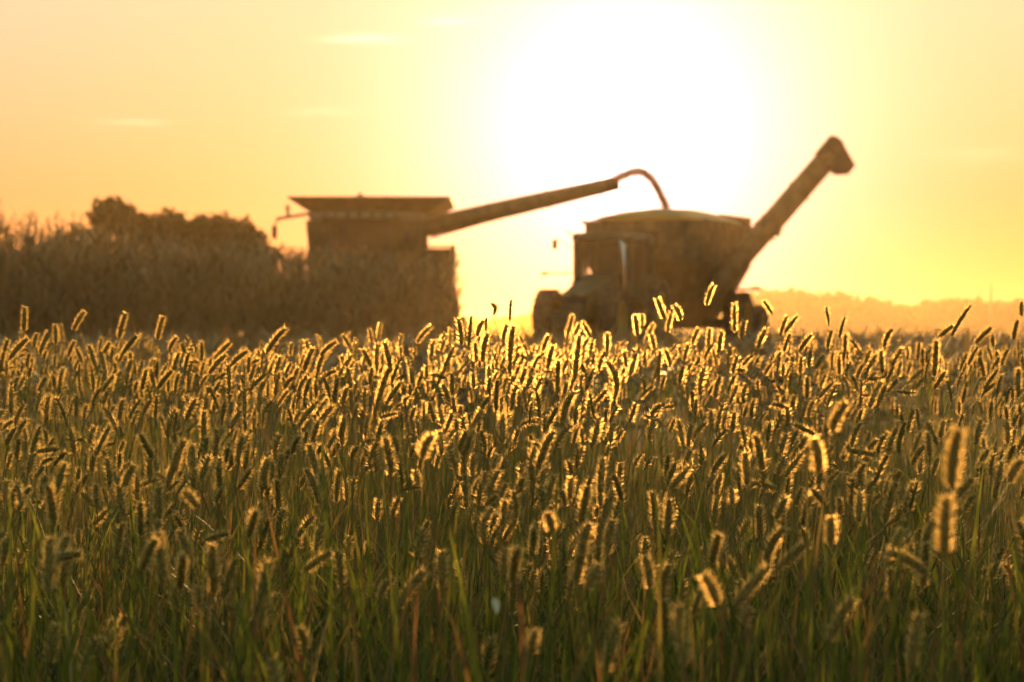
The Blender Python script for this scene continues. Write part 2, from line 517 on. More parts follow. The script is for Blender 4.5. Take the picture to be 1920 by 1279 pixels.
def merge(parts):
    V, Fc, off = [], [], 0
    for v, f in parts:
        V.append(v); Fc.append(f + off); off += len(v)
    return np.concatenate(V), np.concatenate(Fc)

def corn_field():
    A = at(-420, CY, 38.0); B = at(864, CY, 66.0)          # front edge of the standing corn
    e = np.array([B.x - A.x, B.y - A.y]); ln = np.linalg.norm(e); e /= ln
    nrm = np.array([-e[1], e[0]])
    if nrm[0] > 0: nrm = -nrm
    pts, hs = [], []
    for row in range(13):
        k = np.arange(0, ln, .19)
        k = k + RNG.uniform(-.05, .05, len(k))
        xy = np.array([A.x, A.y]) + e[None] * k[:, None] + nrm[None] * (row * .76 + RNG.uniform(-.08, .08, len(k)))[:, None]
        pts.append(xy)
        u = k / ln
        hs.append(np.interp(u, [0, .35, .6, .8, 1], [2.80, 2.48, 2.36, 2.40, 2.55]) + RNG.normal(0, .12, len(k)))
    xy = np.concatenate(pts); h = np.concatenate(hs)
    keep = RNG.random(len(xy)) < .96
    xy, h = xy[keep], h[keep]
    n = len(xy)
    P = np.column_stack([xy, np.full(n, FIELD_Z)])
    lean = RNG.normal(0, .05, (n, 2))
    Q = P + np.column_stack([lean * h[:, None], h * .93])
    parts = [stalks(P, Q, np.full(n, .012))]
    for j in range(9):
        u = (.16 + .088 * j) + RNG.uniform(-.03, .03, n)
        Pb = P + (Q - P) * u[:, None]
        az = RNG.uniform(0, 2 * np.pi, n)
        parts.append(blades(Pb, az, RNG.uniform(.45, .8, n), RNG.uniform(.05, .085, n), RNG.uniform(.3, .7, n), RNG.uniform(1.4, 2.6, n), 4))
    for j in range(5):                                     # tassels
        parts.append(blades(Q - np.array([0, 0, .02]), RNG.uniform(0, 6.28, n), RNG.uniform(.14, .26, n), np.full(n, .014), RNG.uniform(.05, .5, n), RNG.uniform(.1, .6, n), 2))
    ears = RNG.random(n) < .7                              # hanging ears
    Pe = (P + (Q - P) * .45)[ears]; ne = len(Pe)
    aze = RNG.uniform(0, 6.28, ne)
    Qe = Pe + np.column_stack([np.cos(aze) * .10, np.sin(aze) * .10, np.full(ne, -.18)])
    parts.append(stalks(Pe, Qe, np.full(ne, .03), 4))
    # a few broken stalks leaning out of the front row
    V, Fc = merge(parts)
    me = new_mesh('corn_field', V, Fc); me.materials.append(M['corn'])
    tag(link('corn_field', me), 'dense stand of tall dry brown corn running toward the combine', 'corn', None, 'stuff')
corn_field()

def stubble():
    n = 9000
    d = RNG.uniform(17, 110, n) ** 1.0
    x = RNG.uniform(-.3, .3, n) * d
    P = np.column_stack([x, d, gz(d)])
    h = RNG.uniform(.08, .32, n)
    Q = P + np.column_stack([RNG.normal(0, .08, n), RNG.normal(0, .08, n), h])
    parts = [stalks(P, Q, np.full(n, .012))]
    m = 14000
    d = RNG.uniform(15, 90, m); x = RNG.uniform(-.3, .3, m) * d
    P = np.column_stack([x, d, gz(d) + .01])
    parts.append(blades(P, RNG.uniform(0, 6.28, m), RNG.uniform(.2, .6, m), RNG.uniform(.03, .07, m), RNG.uniform(.7, 1.4, m), RNG.uniform(.1, 1.0, m), 3))
    V, Fc = merge(parts)
    me = new_mesh('corn_stubble', V, Fc); me.materials.append(M['stubble'])
    tag(link('corn_stubble', me), 'pale cut stalks and leaf litter over the harvested field', 'stubble', None, 'stuff')
stubble()

# ------------------------------------------------------------------ wheels
def wheel(parent, name, c, r, w, lugs=22):
    """axle along local x"""
    root = MB()
    hw = w / 2
    root.lathe([(r * .58, -hw * .80), (r * .70, -hw * .98), (r * .88, -hw), (r * .95, -hw * .86), (r * .965, 0), (r * .95, hw * .86), (r * .88, hw), (r * .70, hw * .98), (r * .58, hw * .80)], (0, 0, 0), 'x', 40)
    for k in range(lugs):
        for sgn in (-1, 1):
            a = (k + (.5 if sgn > 0 else 0)) * 2 * math.pi / lugs
            rot = Matrix.Rotation(a, 3, 'X') @ Matrix.Rotation(sgn * R(32), 3, 'Z')
            p = Matrix.Rotation(a, 3, 'X') @ Vector((sgn * hw * .47, 0, r * .965))
            root.box(p, (hw * 1.02, r * .075, r * .07), rot)
    ty = root.build(name, M['rubber'], parent); ty.location = c
    rm = MB()
    rm.lathe([(.02, -hw * .25), (r * .22, -hw * .25), (r * .26, -hw * .35), (r * .50, -hw * .45), (r * .57, -hw * .82), (r * .60, -hw * .84), (r * .60, hw * .84), (r * .57, hw * .82), (r * .5, hw * .45), (r * .26, hw * .35), (r * .22, hw * .25), (.02, hw * .25)], (0, 0, 0), 'x', 32)
    for k in range(8):
        a = k * math.pi / 4
        for sg in (-1, 1):
            rm.tube([(sg * hw * .22, r * .15 * math.cos(a), r * .15 * math.sin(a)), (sg * hw * .32, r * .15 * math.cos(a), r * .15 * math.sin(a))], r * .018, 6)
    rm.build('rim', M['rim'], ty)
    return ty

# ------------------------------------------------------------------ combine harvester
def combine():
    t = thing('combine_harvester', 'dark silhouetted combine harvester with flared grain tank, facing out of the dry corn', 'combine', at(682, CY, 70.0))
    t.location.z = FIELD_Z
    g, dk = M['green_paint'], M['dark_paint']
    b = MB()
    b.box((0, 3.2, 1.72), (2.9, 7.0, 1.35), bevel=.05)
    b.box((0, 6.4, 1.9), (2.4, 1.4, 1.3), top=(.9, .7), bevel=.05)
    b.box((-1.52, 3.4, 2.0), (.14, 5.2, 1.2), bevel=.04)
    b.box((1.52, 3.4, 2.0), (.14, 5.2, 1.2), bevel=.04)
    b.build('body', g, t)
    b = MB()
    b.hexa([(-1.62, .55, 2.42), (1.58, .55, 2.42), (1.58, 4.4, 2.42), (-1.62, 4.4, 2.42),
            (-1.72, .45, 3.66), (1.64, .45, 3.66), (1.64, 4.6, 3.66), (-1.72, 4.6, 3.66)], .04)
    for x in (-1.2, -.4, .4, 1.2): b.box((x, .47, 3.05), (.07, .06, 1.1))
    b.build('grain_tank', g, t)
    b = MB()
    b.box((.02, 2.5, 3.79), (3.3, 4.1, .20), bevel=.03)
    b.build('tank_rim', M['pale_panel'], t)
    # flared extension: a thin walled open funnel
    inner = MB()
    lo = (-1.55, 1.80, .50, 4.55); hi = (-2.20, 2.52, -.20, 5.35)
    z0, z1, th = 3.90, 4.285, .05
    def ring(r, z, k): return [(r[0] + k, r[2] + k, z), (r[1] - k, r[2] + k, z), (r[1] - k, r[3] - k, z), (r[0] + k, r[3] - k, z)]
    rs = [ring(lo, z0, 0), ring(hi, z1, 0), ring(hi, z1 + .04, 0), ring(hi, z1 + .04, th), ring(lo, z0, th)]
    vs = [[inner.b.verts.new(p) for p in r] for r in rs]
    for a, c in zip(vs, vs[1:] + vs[:1]):
        for k in range(4): inner.b.faces.new((a[k], a[(k + 1) % 4], c[(k + 1) % 4], c[k]))
    inner.build('tank_extension', g, t, False)
    b = MB()
    b.tube([(-.55, 2.4, 3.8), (-.28, 2.2, 4.40), (-.10, 2.1, 4.44)], [.16, .14, .05], 10)
    b.tube([(-.22, 2.2, 4.40), (-.26, 2.2, 4.57)], .05, 8)
    b.build('filling_auger', dk, t)
    hp = MB()
    hp.hexa([(-1.35, .6, 3.88), (1.5, .6, 3.88), (1.5, 4.4, 3.88), (-1.35, 4.4, 3.88), (-.35, 2.1, 4.22), (.4, 2.1, 4.22), (.4, 2.8, 4.22), (-.35, 2.8, 4.22)])
    hp.build('grain_heap', M['grain'], t)
    # cab
    c = MB()
    c.box((0, -.65, 1.78), (1.75, 1.9, .34), bevel=.05)
    for x in (-.86, .86):
        c.box((x, -1.55, 2.75), (.09, .10, 1.7)); c.box((x, .25, 2.75), (.11, .12, 1.7))
    c.box((0, .32, 2.5), (1.7, .06, 1.5))
    cab = c.build('cab', g, t)
    gl = MB()
    gl.box((0, -1.58, 2.77), (1.62, .02, 1.62)); gl.box((-.885, -.65, 2.77), (.02, 1.68, 1.62)); gl.box((.885, -.65, 2.77), (.02, 1.68, 1.62))
    gl.build('window', M['glass'], cab, False)
    rf = MB(); rf.box((0, -.75, 3.70), (2.15, 2.35, .24), top=(.92, .92), bevel=.05)
    roof = rf.build('roof', g, cab)
    for k in range(6):
        lm = MB(); x = -.85 + k * .34
        lm.box((x, -1.93, 3.70), (.20, .08, .13), bevel=.02); lm.build('work_light', M['pale_panel'], roof)
    st = MB()
    st.box((0, -.3, 2.25), (.55, .55, .16), bevel=.05); st.box((0, .0, 2.65), (.52, .14, .75), bevel=.05); st.tube([(0, -.95, 1.95), (0, -.80, 2.45)], .04, 8)
    st.lathe([(.17, -.015), (.20, 0), (.17, .015)], (0, -.78, 2.48), 'y', 18)
    st.build('seat', M['seat'], cab)
    # marker bar and mirror out to the left
    mb = MB()
    mb.box((-1.92, -.9, 3.72), (1.05, .10, .085), Matrix.Rotation(R(-9), 3, 'Y'))
    mb.tube([(-2.10, -.9, 3.68), (-2.12, -.9, 3.92)], .045, 8)
    mb.tube([(-2.30, -.9, 3.66), (-2.47, -.95, 3.55), (-2.49, -.95, 3.40)], .022, 6)
    arm = mb.build('mirror_arm', dk, t)
    mr = MB(); mr.box((-2.49, -.95, 3.26), (.15, .07, .36), bevel=.03); mr.build('mirror', M['black'], arm)
    lp = MB(); lp.lathe([(.01, 0), (.06, 0), (.06, .10), (.03, .14), (.005, .15)], (-2.12, -.9, 3.90), 'z', 14); lp.build('warning_light', M['lamp'], arm)
    m2 = MB(); m2.tube([(1.0, -1.6, 3.6), (1.28, -1.75, 3.5), (1.32, -1.75, 3.3)], .02, 6); a2 = m2.build('mirror_arm', dk, t)
    mr = MB(); mr.box((1.32, -1.76, 3.1), (.17, .07, .36), bevel=.03); mr.build('mirror', M['black'], a2)
    # unloading auger
    a = MB()
    a.tube([(1.55, 1.2, 2.5), (1.55, 1.2, 3.2), (1.60, 1.2, 3.42), (1.85, 1.2, 3.53)], [.27, .27, .27, .255], 16)
    el = a.build('auger_elbow', g, t)
    a = MB()
    p0, p1 = Vector((1.70, 1.2, 3.49)), Vector((7.05, 1.2, 4.72))
    a.tube([p0, p0.lerp(p1, .5), p1], [.29, .26, .215], 20)
    for u in (.05, .36, .68, .97): a.tube([p0.lerp(p1, u - .008), p0.lerp(p1, u + .008)], .31 - .075 * u, 20)
    a.tube([p0 + Vector((.2, 0, -.30)), p0.lerp(p1, .45) + Vector((0, 0, -.22))], .03, 6)
    au = a.build('unloading_auger', g, t)
    a = MB()
    a.tube([p1, p1 + Vector((.20, 0, .05)), p1 + Vector((.40, 0, .07))], [.215, .21, .19], 16, False)
    a.build('spout', M['black'], au)
    # platform, railing and ladder on the right of the picture
    b = MB()
    b.box((2.0, -.35, 1.80), (1.3, 1.7, .08)); b.box((2.62, -.4, 2.05), (.05, 1.5, .5))
    for y in (-1.15, -.35, .45): b.tube([(2.62, y, 1.8), (2.62, y, 2.9)], .03, 8)
    b.tube([(1.5, .40, 1.8), (1.5, .40, 2.9)], .03, 8)
    for z in (2.35, 2.9): b.tube([(1.4, .40, z), (2.62, .40, z), (2.62, -1.15, z)], .028, 8)
    b.build('platform', dk, t)
    b = MB()
    b.box((2.15, 1.65, 2.02), (.98, 2.3, 1.66), bevel=.05)
    b.box((2.15, .49, 2.05), (.80, .03, 1.30)); b.box((2.15, .47, 2.62), (.70, .03, .10))
    for k in range(6): b.box((2.15, .475, 1.6 + k * .14), (.62, .02, .04))
    b.build('side_panel', g, t)
    b = MB()
    for x in (2.15, 2.60): b.tube([(x, -1.2, 1.8), (x + .03, -1.5, .45)], .03, 8)
    for k in range(5): b.box((2.39, -1.22 - .06 * k, 1.6 - .27 * k), (.44, .18, .03))
    b.build('ladder', dk, t)
    for sx in (-1, 1):
        wheel(t, 'front_wheel', (sx * 1.42, -.1, .98), .98, .62, 20)
        wheel(t, 'front_wheel', (sx * 2.12, -.1, .98), .98, .58, 20)
        wheel(t, 'rear_wheel', (sx * 1.35, 5.6, .68), .68, .45, 18)
    # feeder house and corn header
    b = MB(); b.hexa([(-.75, -2.6, .35), (.75, -2.6, .35), (.75, -.3, 1.0), (-.75, -.3, 1.0), (-.75, -2.6, .95), (.75, -2.6, .95), (.75, -.3, 1.75), (-.75, -.3, 1.75)], .03)
    b.build('feeder_house', g, t)
    h = MB()
    h.box((0, -2.9, .85), (5.65, .16, 1.0), bevel=.03); h.box((0, -3.2, .35), (5.65, .7, .10))
    h.tube([(-2.75, -3.1, .62), (2.75, -3.1, .62)], .22, 14)
    for sx in (-2.8, 2.8): h.box((sx, -3.2, .72), (.08, .9, 1.15), bevel=.03)
    hd = h.build('corn_header', g, t)
    for k in range(9):
        x = -2.8 + k * .7
        s = MB(); s.hexa([(x - .28, -3.5, .28), (x + .28, -3.5, .28), (x + .28, -2.98, .28), (x - .28, -2.98, .28), (x - .2, -3.5, .62), (x + .2, -3.5, .62), (x + .22, -2.98, .85), (x - .22, -2.98, .85)], .03)
        s.lathe([(.24, 0), (.21, -.35), (.13, -.85), (.03, -1.25)], (x, -3.48, .36), 'y', 12)
        s.build('snout', g, hd)
    return t
CMB = combine()

# ------------------------------------------------------------------ grain poured from the auger
def grain_stream():
    pts = [at(1150, 338, 71.2), at(1168, 330, 71.2), at(1184, 323, 71.2), at(1203, 321, 71.2), at(1219, 332, 71.2), at(1233, 353, 71.2), at(1243, 374, 71.2), at(1250, 393, 71.2)]
    rad = [.16, .16, .155, .15, .14, .12, .11, .17]
    n = 20000
    P = np.array(pts)
    seg = np.linalg.norm(np.diff(P, axis=0), axis=1); cum = np.concatenate([[0], np.cumsum(seg)]) / seg.sum()
    u = RNG.random(n)
    C = np.stack([np.interp(u, cum, P[:, k]) for k in range(3)], 1)
    r = np.interp(u, cum, rad)
    off = RNG.normal(0, .48, (n, 3)) * (r * (1 + .9 * u[:, None] * (RNG.random((n, 1)) < .25)[:, 0:1])[:, 0] * (1 + .25 * np.sin(u * 41) * np.sin(u * 17 + 1)))[:, None]
    V, Fc = leaf_quads(C + off, .015)
    me = new_mesh('grain_stream', V, Fc); me.materials.append(M['grain'])
    tag(link('grain_stream', me), 'golden stream of grain arching from the combine auger into the cart', 'grain', None, 'stuff')
grain_stream()

# ------------------------------------------------------------------ tractor
YAW = R(-20)
def tractor():
    t = thing('farm_tractor', 'dark silhouetted tractor with glazed cab hitched before the grain cart', 'tractor', at(1150, CY, 66.0), YAW)
    t.location.z = FIELD_Z
    g, dk = M['green_paint'], M['dark_paint']
    b = MB()
    b.box((0, -1.0, .85), (.6, 5.0, .5), bevel=.05)
    b.hexa([(-.42, -3.3, .8), (.42, -3.3, .8), (.48, -.95, .9), (-.48, -.95, .9), (-.36, -3.25, 1.42), (.36, -3.25, 1.42), (.46, -.95, 1.98), (-.46, -.95, 1.98)], .07)
    b.build('hood', g, t)
    gr = MB(); gr.box((0, -3.33, 1.08), (.62, .04, .5), bevel=.015)
    for k in range(6): gr.box((0, -3.36, .88 + k * .08), (.56, .02, .02))
    grl = gr.build('grille', M['black'], t)
    for sx in (-1, 1):
        hl = MB(); hl.box((sx * .22, -3.365, 1.36), (.20, .05, .09), bevel=.02); hl.build('headlight', M['pale_panel'], t)
    w = MB(); w.box((0, -3.75, .72), (.75, .55, .42), bevel=.04)
    for k in range(7): w.box((-.33 + k * .11, -4.04, .72), (.085, .05, .40))
    w.build('front_weight', dk, t)
    c = MB()
    c.box((0, 0, 1.52), (1.66, 1.85, .42), bevel=.05)
    for x in (-.81, .81):
        c.box((x, -.88, 2.3), (.08, .09, 1.25)); c.box((x, .86, 2.3), (.13, .14, 1.25)); c.box((x, .12, 2.3), (.06, .08, 1.25))
    c.box((-.83, -.4, 2.63), (.05, 1.0, .55)); c.box((.83, .5, 2.63), (.05, .7, .3))
    cab = c.build('cab', g, t)
    gl = MB()
    gl.box((0, -.90, 2.27), (1.52, .02, 1.14)); gl.box((-.845, -.35, 2.27), (.02, .9, 1.14)); gl.box((.845, 0, 2.27), (.02, 1.6, 1.14)); gl.box((0, .90, 2.32), (1.45, .02, 1.0))
    gl.build('window', M['glass'], cab, False)
    rf = MB(); rf.box((0, 0, 2.98), (1.80, 2.05, .20), top=(.9, .9), bevel=.06)
    roof = rf.build('roof', g, cab)
    for sx in (-1, 1):
        lm = MB(); lm.box((sx * .72, -1.04, 2.98), (.20, .08, .11), bevel=.02); lm.build('work_light', M['pale_panel'], roof)
    fl = MB(); fl.tube([(-.86, -.95, 3.0), (-1.02, -1.05, 3.15)], .02, 6); fl.build('antenna', dk, roof)
    st = MB(); st.box((0, .35, 1.92), (.5, .5, .16), bevel=.05); st.box((0, .62, 2.3), (.48, .13, .7), bevel=.05)
    st.tube([(0, -.62, 1.7), (0, -.35, 2.12)], .04, 8); st.lathe([(.16, -.015), (.19, 0), (.16, .015)], (0, -.33, 2.14), 'y', 18)
    st.build('seat', M['seat'], cab)
    ex = MB(); ex.tube([(.62, -1.02, 1.5), (.62, -1.02, 1.95), (.58, -1.02, 2.72), (.50, -1.04, 2.86)], [.05, .085, .085, .06], 12)
    ex.build('light_slit_exhaust', M['chrome'], t)  # bright pipe stands in for a slit of light beside the cab
    # mirrors and side marker lamps
    for sx in (-1, 1):
        mm = MB(); mm.tube([(sx * .85, -.95, 2.66), (sx * 1.25, -1.1, 2.92), (sx * 1.30, -1.12, 2.90)], .012, 6)
        ma = mm.build('mirror_arm', dk, t)
        mg = MB(); mg.box((sx * 1.30, -1.13, 2.76), (.14, .07, .27), bevel=.04); mg.build('mirror', M['black'], ma)
        if sx > 0: continue
        sl = MB(); sl.box((sx * 1.26, -.9, 1.985), (.72, .05, .045))
        so = sl.build('marker_arm', dk, t)
        s2 = MB(); s2.box((sx * 1.68, -.9, 1.985), (.20, .07, .09), bevel=.03); s2.build('marker_light', M['lamp'], so)
    for sx in (-1, 1):
        f = MB()
        pr = [(math.cos(R(a)) * 1.0, math.sin(R(a)) * 1.0) for a in range(15, 150, 15)]
        for (y0, z0), (y1, z1) in zip(pr, pr[1:]):
            x0, x1 = sx * .72 - .28, sx * .72 + .28
            f.hexa([(x0, .55 - y0, .92 + z0 * .98), (x1, .55 - y0, .92 + z0 * .98), (x1, .55 - y1, .92 + z1 * .98), (x0, .55 - y1, .92 + z1 * .98), (x0, .55 - y0, .96 + z0), (x1, .55 - y0, .96 + z0), (x1, .55 - y1, .96 + z1), (x0, .55 - y1, .96 + z1)])
        f.build('fender', g, t)
        wheel(t, 'front_wheel', (sx * .90, -2.75, .76), .76, .50, 20)
        wheel(t, 'rear_wheel', (sx * .98, .55, .93), .93, .58, 24)
    # steps
    s = MB()
    for k in range(3): s.box((.98, -.75 - .05 * k, 1.25 - .3 * k), (.36, .35, .04))
    s.tube([(1.14, -.6, 1.5), (1.14, -.9, .6)], .025, 6); s.build('step', dk, t)
    return t
tractor()

# ------------------------------------------------------------------ grain cart
def grain_cart():
    C0 = at(1257, CY, 71.0); C0.z = FIELD_Z
    t = thing('grain_cart', 'dark silhouetted grain cart with its unloading auger raised, heaped under the pouring grain', 'grain cart', C0, YAW)
    cp, dk = M['cart_paint'], M['dark_paint']
    ca, sa = math.cos(YAW), math.sin(YAW)
    def loc(X, Y, Z): return Vector((ca * X + sa * Y, -sa * X + ca * Y, Z))
    b = MB()
    # walls of the tub as a thin shell: four rings outside, four inside
    rings = [(.70, 1.6, .52), (1.25, 2.05, 1.30), (1.74, 2.68, 2.40), (1.75, 2.70, 3.57)]
    vo = [[b.b.verts.new((x * sx, y * sy, z)) for sx, sy in ((-1, -1), (1, -1), (1, 1), (-1, 1))] for x, y, z in rings]
    vi = [[b.b.verts.new(((x - .06) * sx, (y - .06) * sy, z + (.05 if k == 0 else 0))) for sx, sy in ((-1, -1), (1, -1), (1, 1), (-1, 1))] for k, (x, y, z) in enumerate(rings)]
    allr = vi[:1] + vi[1:]
    seq = vo + vi[::-1]
    for r0, r1 in zip(seq, seq[1:]):
        for k in range(4): b.b.faces.new((r0[k], r0[(k + 1) % 4], r1[(k + 1) % 4], r1[k]))
    b.b.faces.new(vo[0][::-1]); b.b.faces.new(vi[0])
    for k in range(6):                                        # ribs
        y = -2.3 + k * .92
        for sx in (-1, 1): b.box((sx * 1.78, y, 2.98), (.06, .08, 1.1))
    for k in range(4):
        for sy in (-1, 1): b.box((-1.2 + k * .8, sy * 2.73, 2.98), (.08, .06, 1.1))
    for sx in (-1, 1): b.box((sx * 1.79, 0, 3.54), (.09, 5.5, .10))
    b.build('tub', cp, t, False)
    e = MB(); e.prism([(.78, 3.3), (1.76, 3.3), (1.76, 3.86), (.78, 4.00)], 2.60, 2.66)
    e.build('end_board', cp, t)
    pn = MB(); pn.box((0, -2.78, 3.0), (.9, .03, .5)); pn.build('sight_window', M['glass'], t, False)
    # heaped grain
    xs = np.linspace(-1.68, 1.68, 25); ys = np.linspace(-2.62, 2.62, 33)
    X, Y = np.meshgrid(xs, ys)
    e1 = np.clip(1 - (np.abs(X) / 1.72) ** 2.2, 0, 1); e2 = np.clip(1 - (np.abs(Y) / 2.70) ** 2.4, 0, 1)
    Z = 3.54 + .46 * (e1 * e2) ** .5 + RNG.normal(0, .008, X.shape)
    nx = len(xs); i = np.arange(len(ys) - 1)[:, None] * nx + np.arange(nx - 1)[None]
    me = new_mesh('grain_heap', np.stack([X, Y, Z], -1).reshape(-1, 3), np.stack([i, i + 1, i + nx + 1, i + nx], -1).reshape(-1, 4), True)
    me.materials.append(M['grain']); link('grain_heap', me, t)
    # frame, axle, tongue
    f = MB()
    for sx in (-1, 1): f.box((sx * .55, .1, .72), (.16, 5.0, .22))
    f.box((0, .6, .70), (3.4, .22, .22)); f.box((0, 2.0, .62), (3.4, .2, .2))
    f.tube([(-.5, -2.3, .72), (0, -4.3, .62)], .09, 8); f.tube([(.5, -2.3, .72), (0, -4.3, .62)], .09, 8); f.tube([(0, -4.2, .62), (0, -4.8, .6)], .08, 8)
    for sx in (-1, 1):
        for y in (-1.8, 1.9): f.tube([(sx * .55, y, .8), (sx * 1.5, y, 2.2)], .06, 8)
    f.build('frame', dk, t)
    for sx in (-1, 1):
        wheel(t, 'cart_wheel', (sx * 1.80, 1.0, .80), .80, .62, 22)
        wheel(t, 'cart_wheel', (sx * 1.88, 3.0, .62), .62, .40, 20)
    fd = MB(); fd.box((2.0, .95, 1.68), (.75, .9, .05)); fd.tube([(1.5, .95, 1.62), (1.75, .95, 1.68)], .04, 6)
    fo = fd.build('fender', dk, t)
    tl = MB(); tl.box((2.40, .70, 1.70), (.26, .06, .09), bevel=.02); tl.build('marker_light', M['lamp'], fo)
    ld = MB()
    for y in (-2.2, -1.8): ld.tube([(1.9, y, 1.0), (1.86, y, 3.3)], .025, 6)
    for k in range(8): ld.tube([(1.89, -2.2, 1.15 + k * .28), (1.89, -1.8, 1.15 + k * .28)], .02, 6)
    ld.build('ladder', dk, t)
    # unloading auger: lower leg beside the tub, upper leg swung up and out
    a0, a1, a2 = loc(.75, -1.9, 1.25), loc(2.70, -1.45, 3.42), loc(4.52, -1.2, 5.50)
    l = MB(); l.tube([a0, a0.lerp(a1, .5), a1], [.33, .33, .32], 20)
    for u in (.1, .5, .95): l.tube([a0.lerp(a1, u - .012), a0.lerp(a1, u + .012)], .37, 20)
    lo = l.build('auger_lower', cp, t)
    j = MB(); j.box(a1 + (a1 - a0).normalized() * .02, (.62, .60, .20), (a1 - a0).to_track_quat('Z', 'Y').to_matrix(), bevel=.04)
    j.tube([a1 + loc(.25, 0, -.25), a1 + loc(.34, 0, .02)], .10, 8)
    j.build('auger_hinge', dk, t)
    u_ = MB(); u_.tube([a1, a1.lerp(a2, .5), a2], [.33, .325, .32], 20)
    for k in (.06, .5, .93): u_.tube([a1.lerp(a2, k - .012), a1.lerp(a2, k + .012)], .355, 20)
    up = u_.build('auger_upper', cp, t)
    # spout hood: bent boot at the top of the auger
    px = [(1519, 294), (1546, 262), (1556, 264), (1567, 273), (1574, 292), (1591, 318), (1582, 326), (1580, 332), (1558, 333), (1546, 324), (1532, 330)]
    k = 71.0 / F
    poly = [((x - 1257) * k, (649.5 - y) * k) for x, y in px]
    s = MB(); s.prism(poly, -1.50, -.90, .02)
    for v in s.b.verts:
        q = loc(v.co.x, v.co.y, v.co.z); v.co = q
    so = s.build('spout', M['black'], up)
    return t
grain_cart()
CART_PARTS = True

# ------------------------------------------------------------------ foxtail grass
HEAD_L = 0.065
def head_variant(seed, bow, n_spike, n_br, br_w, kr=1.0):
    """a bristly head along +z, length HEAD_L: core with seeds, and bristles"""
    rng = np.random.default_rng(seed)
    def spine(t): return np.stack([bow * (t * t - t) * HEAD_L, np.zeros_like(t), t * HEAD_L], -1)
    def rad(t): return .0046 * kr * np.clip(np.sin(np.pi * (t * .86 + .11)), 0, 1) ** .45
    tt = np.linspace(0, 1, 12); a = np.arange(7) * 2 * np.pi / 7
    rr = rad(tt) * rng.uniform(.85, 1.15, 12); rr[0] = .0012; rr[-1] = .0008
    C = spine(tt)
    V = C[:, None] + np.stack([np.cos(a)[None] * rr[:, None], np.sin(a)[None] * rr[:, None], np.zeros((12, 7))], -1)
    core_v = V.reshape(-1, 3)
    core_f = []
    for i in range(11):
        for k in range(7):
            p, q, r_, s_ = i * 7 + k, i * 7 + (k + 1) % 7, (i + 1) * 7 + (k + 1) % 7, (i + 1) * 7 + k
            core_f += [(p, q, r_), (p, r_, s_)]
    core_f = np.array(core_f)
    # seeds: elongated octahedra leaning outward and up
    t = (np.arange(n_spike) + rng.uniform(-.4, .4, n_spike)) / n_spike * .96 + .02
    ph = np.arange(n_spike) * 2.399963 + rng.uniform(-.3, .3, n_spike)
    out = np.stack([np.cos(ph), np.sin(ph), np.zeros(n_spike)], -1)
    d = out * .62 + np.array([0, 0, .78]); d /= np.linalg.norm(d, axis=1)[:, None]
    P = spine(t) + out * (rad(t) * .75)[:, None]
    ln = rng.uniform(.0040, .0056, n_spike); w = .0015
    s1 = np.cross(d, out); s1 /= np.linalg.norm(s1, axis=1)[:, None] + 1e-9
    s2 = np.cross(d, s1)
    m = P + d * (ln * .45)[:, None]
    O = np.stack([P, m + s1 * w, m + s2 * w, m - s1 * w, m - s2 * w, P + d * ln[:, None]], 1).reshape(-1, 3)
    f = np.array([(0, 2, 1), (0, 3, 2), (0, 4, 3), (0, 1, 4), (5, 1, 2), (5, 2, 3), (5, 3, 4), (5, 4, 1)])
    sf = (np.arange(n_spike)[:, None, None] * 6 + f[None]).reshape(-1, 3)
    seed_v = np.concatenate([core_v, O]); seed_f = np.concatenate([core_f, sf + len(core_v)])
    # bristles: a few under every seed
    nt_ = max(12, n_br // 3)
    tt_ = rng.uniform(0, 1, nt_); pt_ = np.arange(nt_) * 2.399963 + rng.uniform(-.5, .5, nt_)
    up_ = rng.uniform(.40, .95, nt_)
    k_ = rng.integers(0, nt_, n_br)
    t = np.clip(tt_[k_] + rng.normal(0, .006, n_br), 0, 1); ph = pt_[k_] + rng.normal(0, .10, n_br)
    out = np.stack([np.cos(ph), np.sin(ph), np.zeros(n_br)], -1)
    d = out * rng.uniform(.75, .95, n_br)[:, None] + np.array([0, 0, 1.0]) * (up_[k_] + rng.normal(0, .07, n_br))[:, None]
    d /= np.linalg.norm(d, axis=1)[:, None]
    P = spine(t) + out * (rad(t) * .8)[:, None]
    ln = rng.uniform(.0085, .0150, n_br)
    sd = np.cross(d, rng.normal(size=(n_br, 3))); sd /= np.linalg.norm(sd, axis=1)[:, None]
    B = np.stack([P - sd * br_w * .5, P + sd * br_w * .5, P + d * ln[:, None]], 1).reshape(-1, 3)
    bf = np.arange(n_br * 3).reshape(-1, 3)
    return seed_v, seed_f, B, bf

BOWS = [.03, .12, .25, .08, .4, .18, .9, .05, .08, .2, .15]
THIN = {8: (.55, .30), 9: (.62, .15), 10: (.8, .5)}          # half-shed heads: slimmer core, few bristles
FINE = [head_variant(100 + i, b, 95, int(900 * THIN.get(i, (1, 1))[1]), .00050, THIN.get(i, (1, 1))[0]) for i, b in enumerate(BOWS)]
ROUGH = [head_variant(200 + i, b, 46, int(410 * THIN.get(i, (1, 1))[1]), .00074, THIN.get(i, (1, 1))[0]) for i, b in enumerate(BOWS)]
FINE_ME = []
for i, (sv, sf, bv, bf) in enumerate(FINE):
    a = new_mesh('seed_head', sv, sf); a.materials.append(M['spike'])
    b = new_mesh('bristles', bv, bf); b.materials.append(M['bristle'])
    FINE_ME.append((a, b))

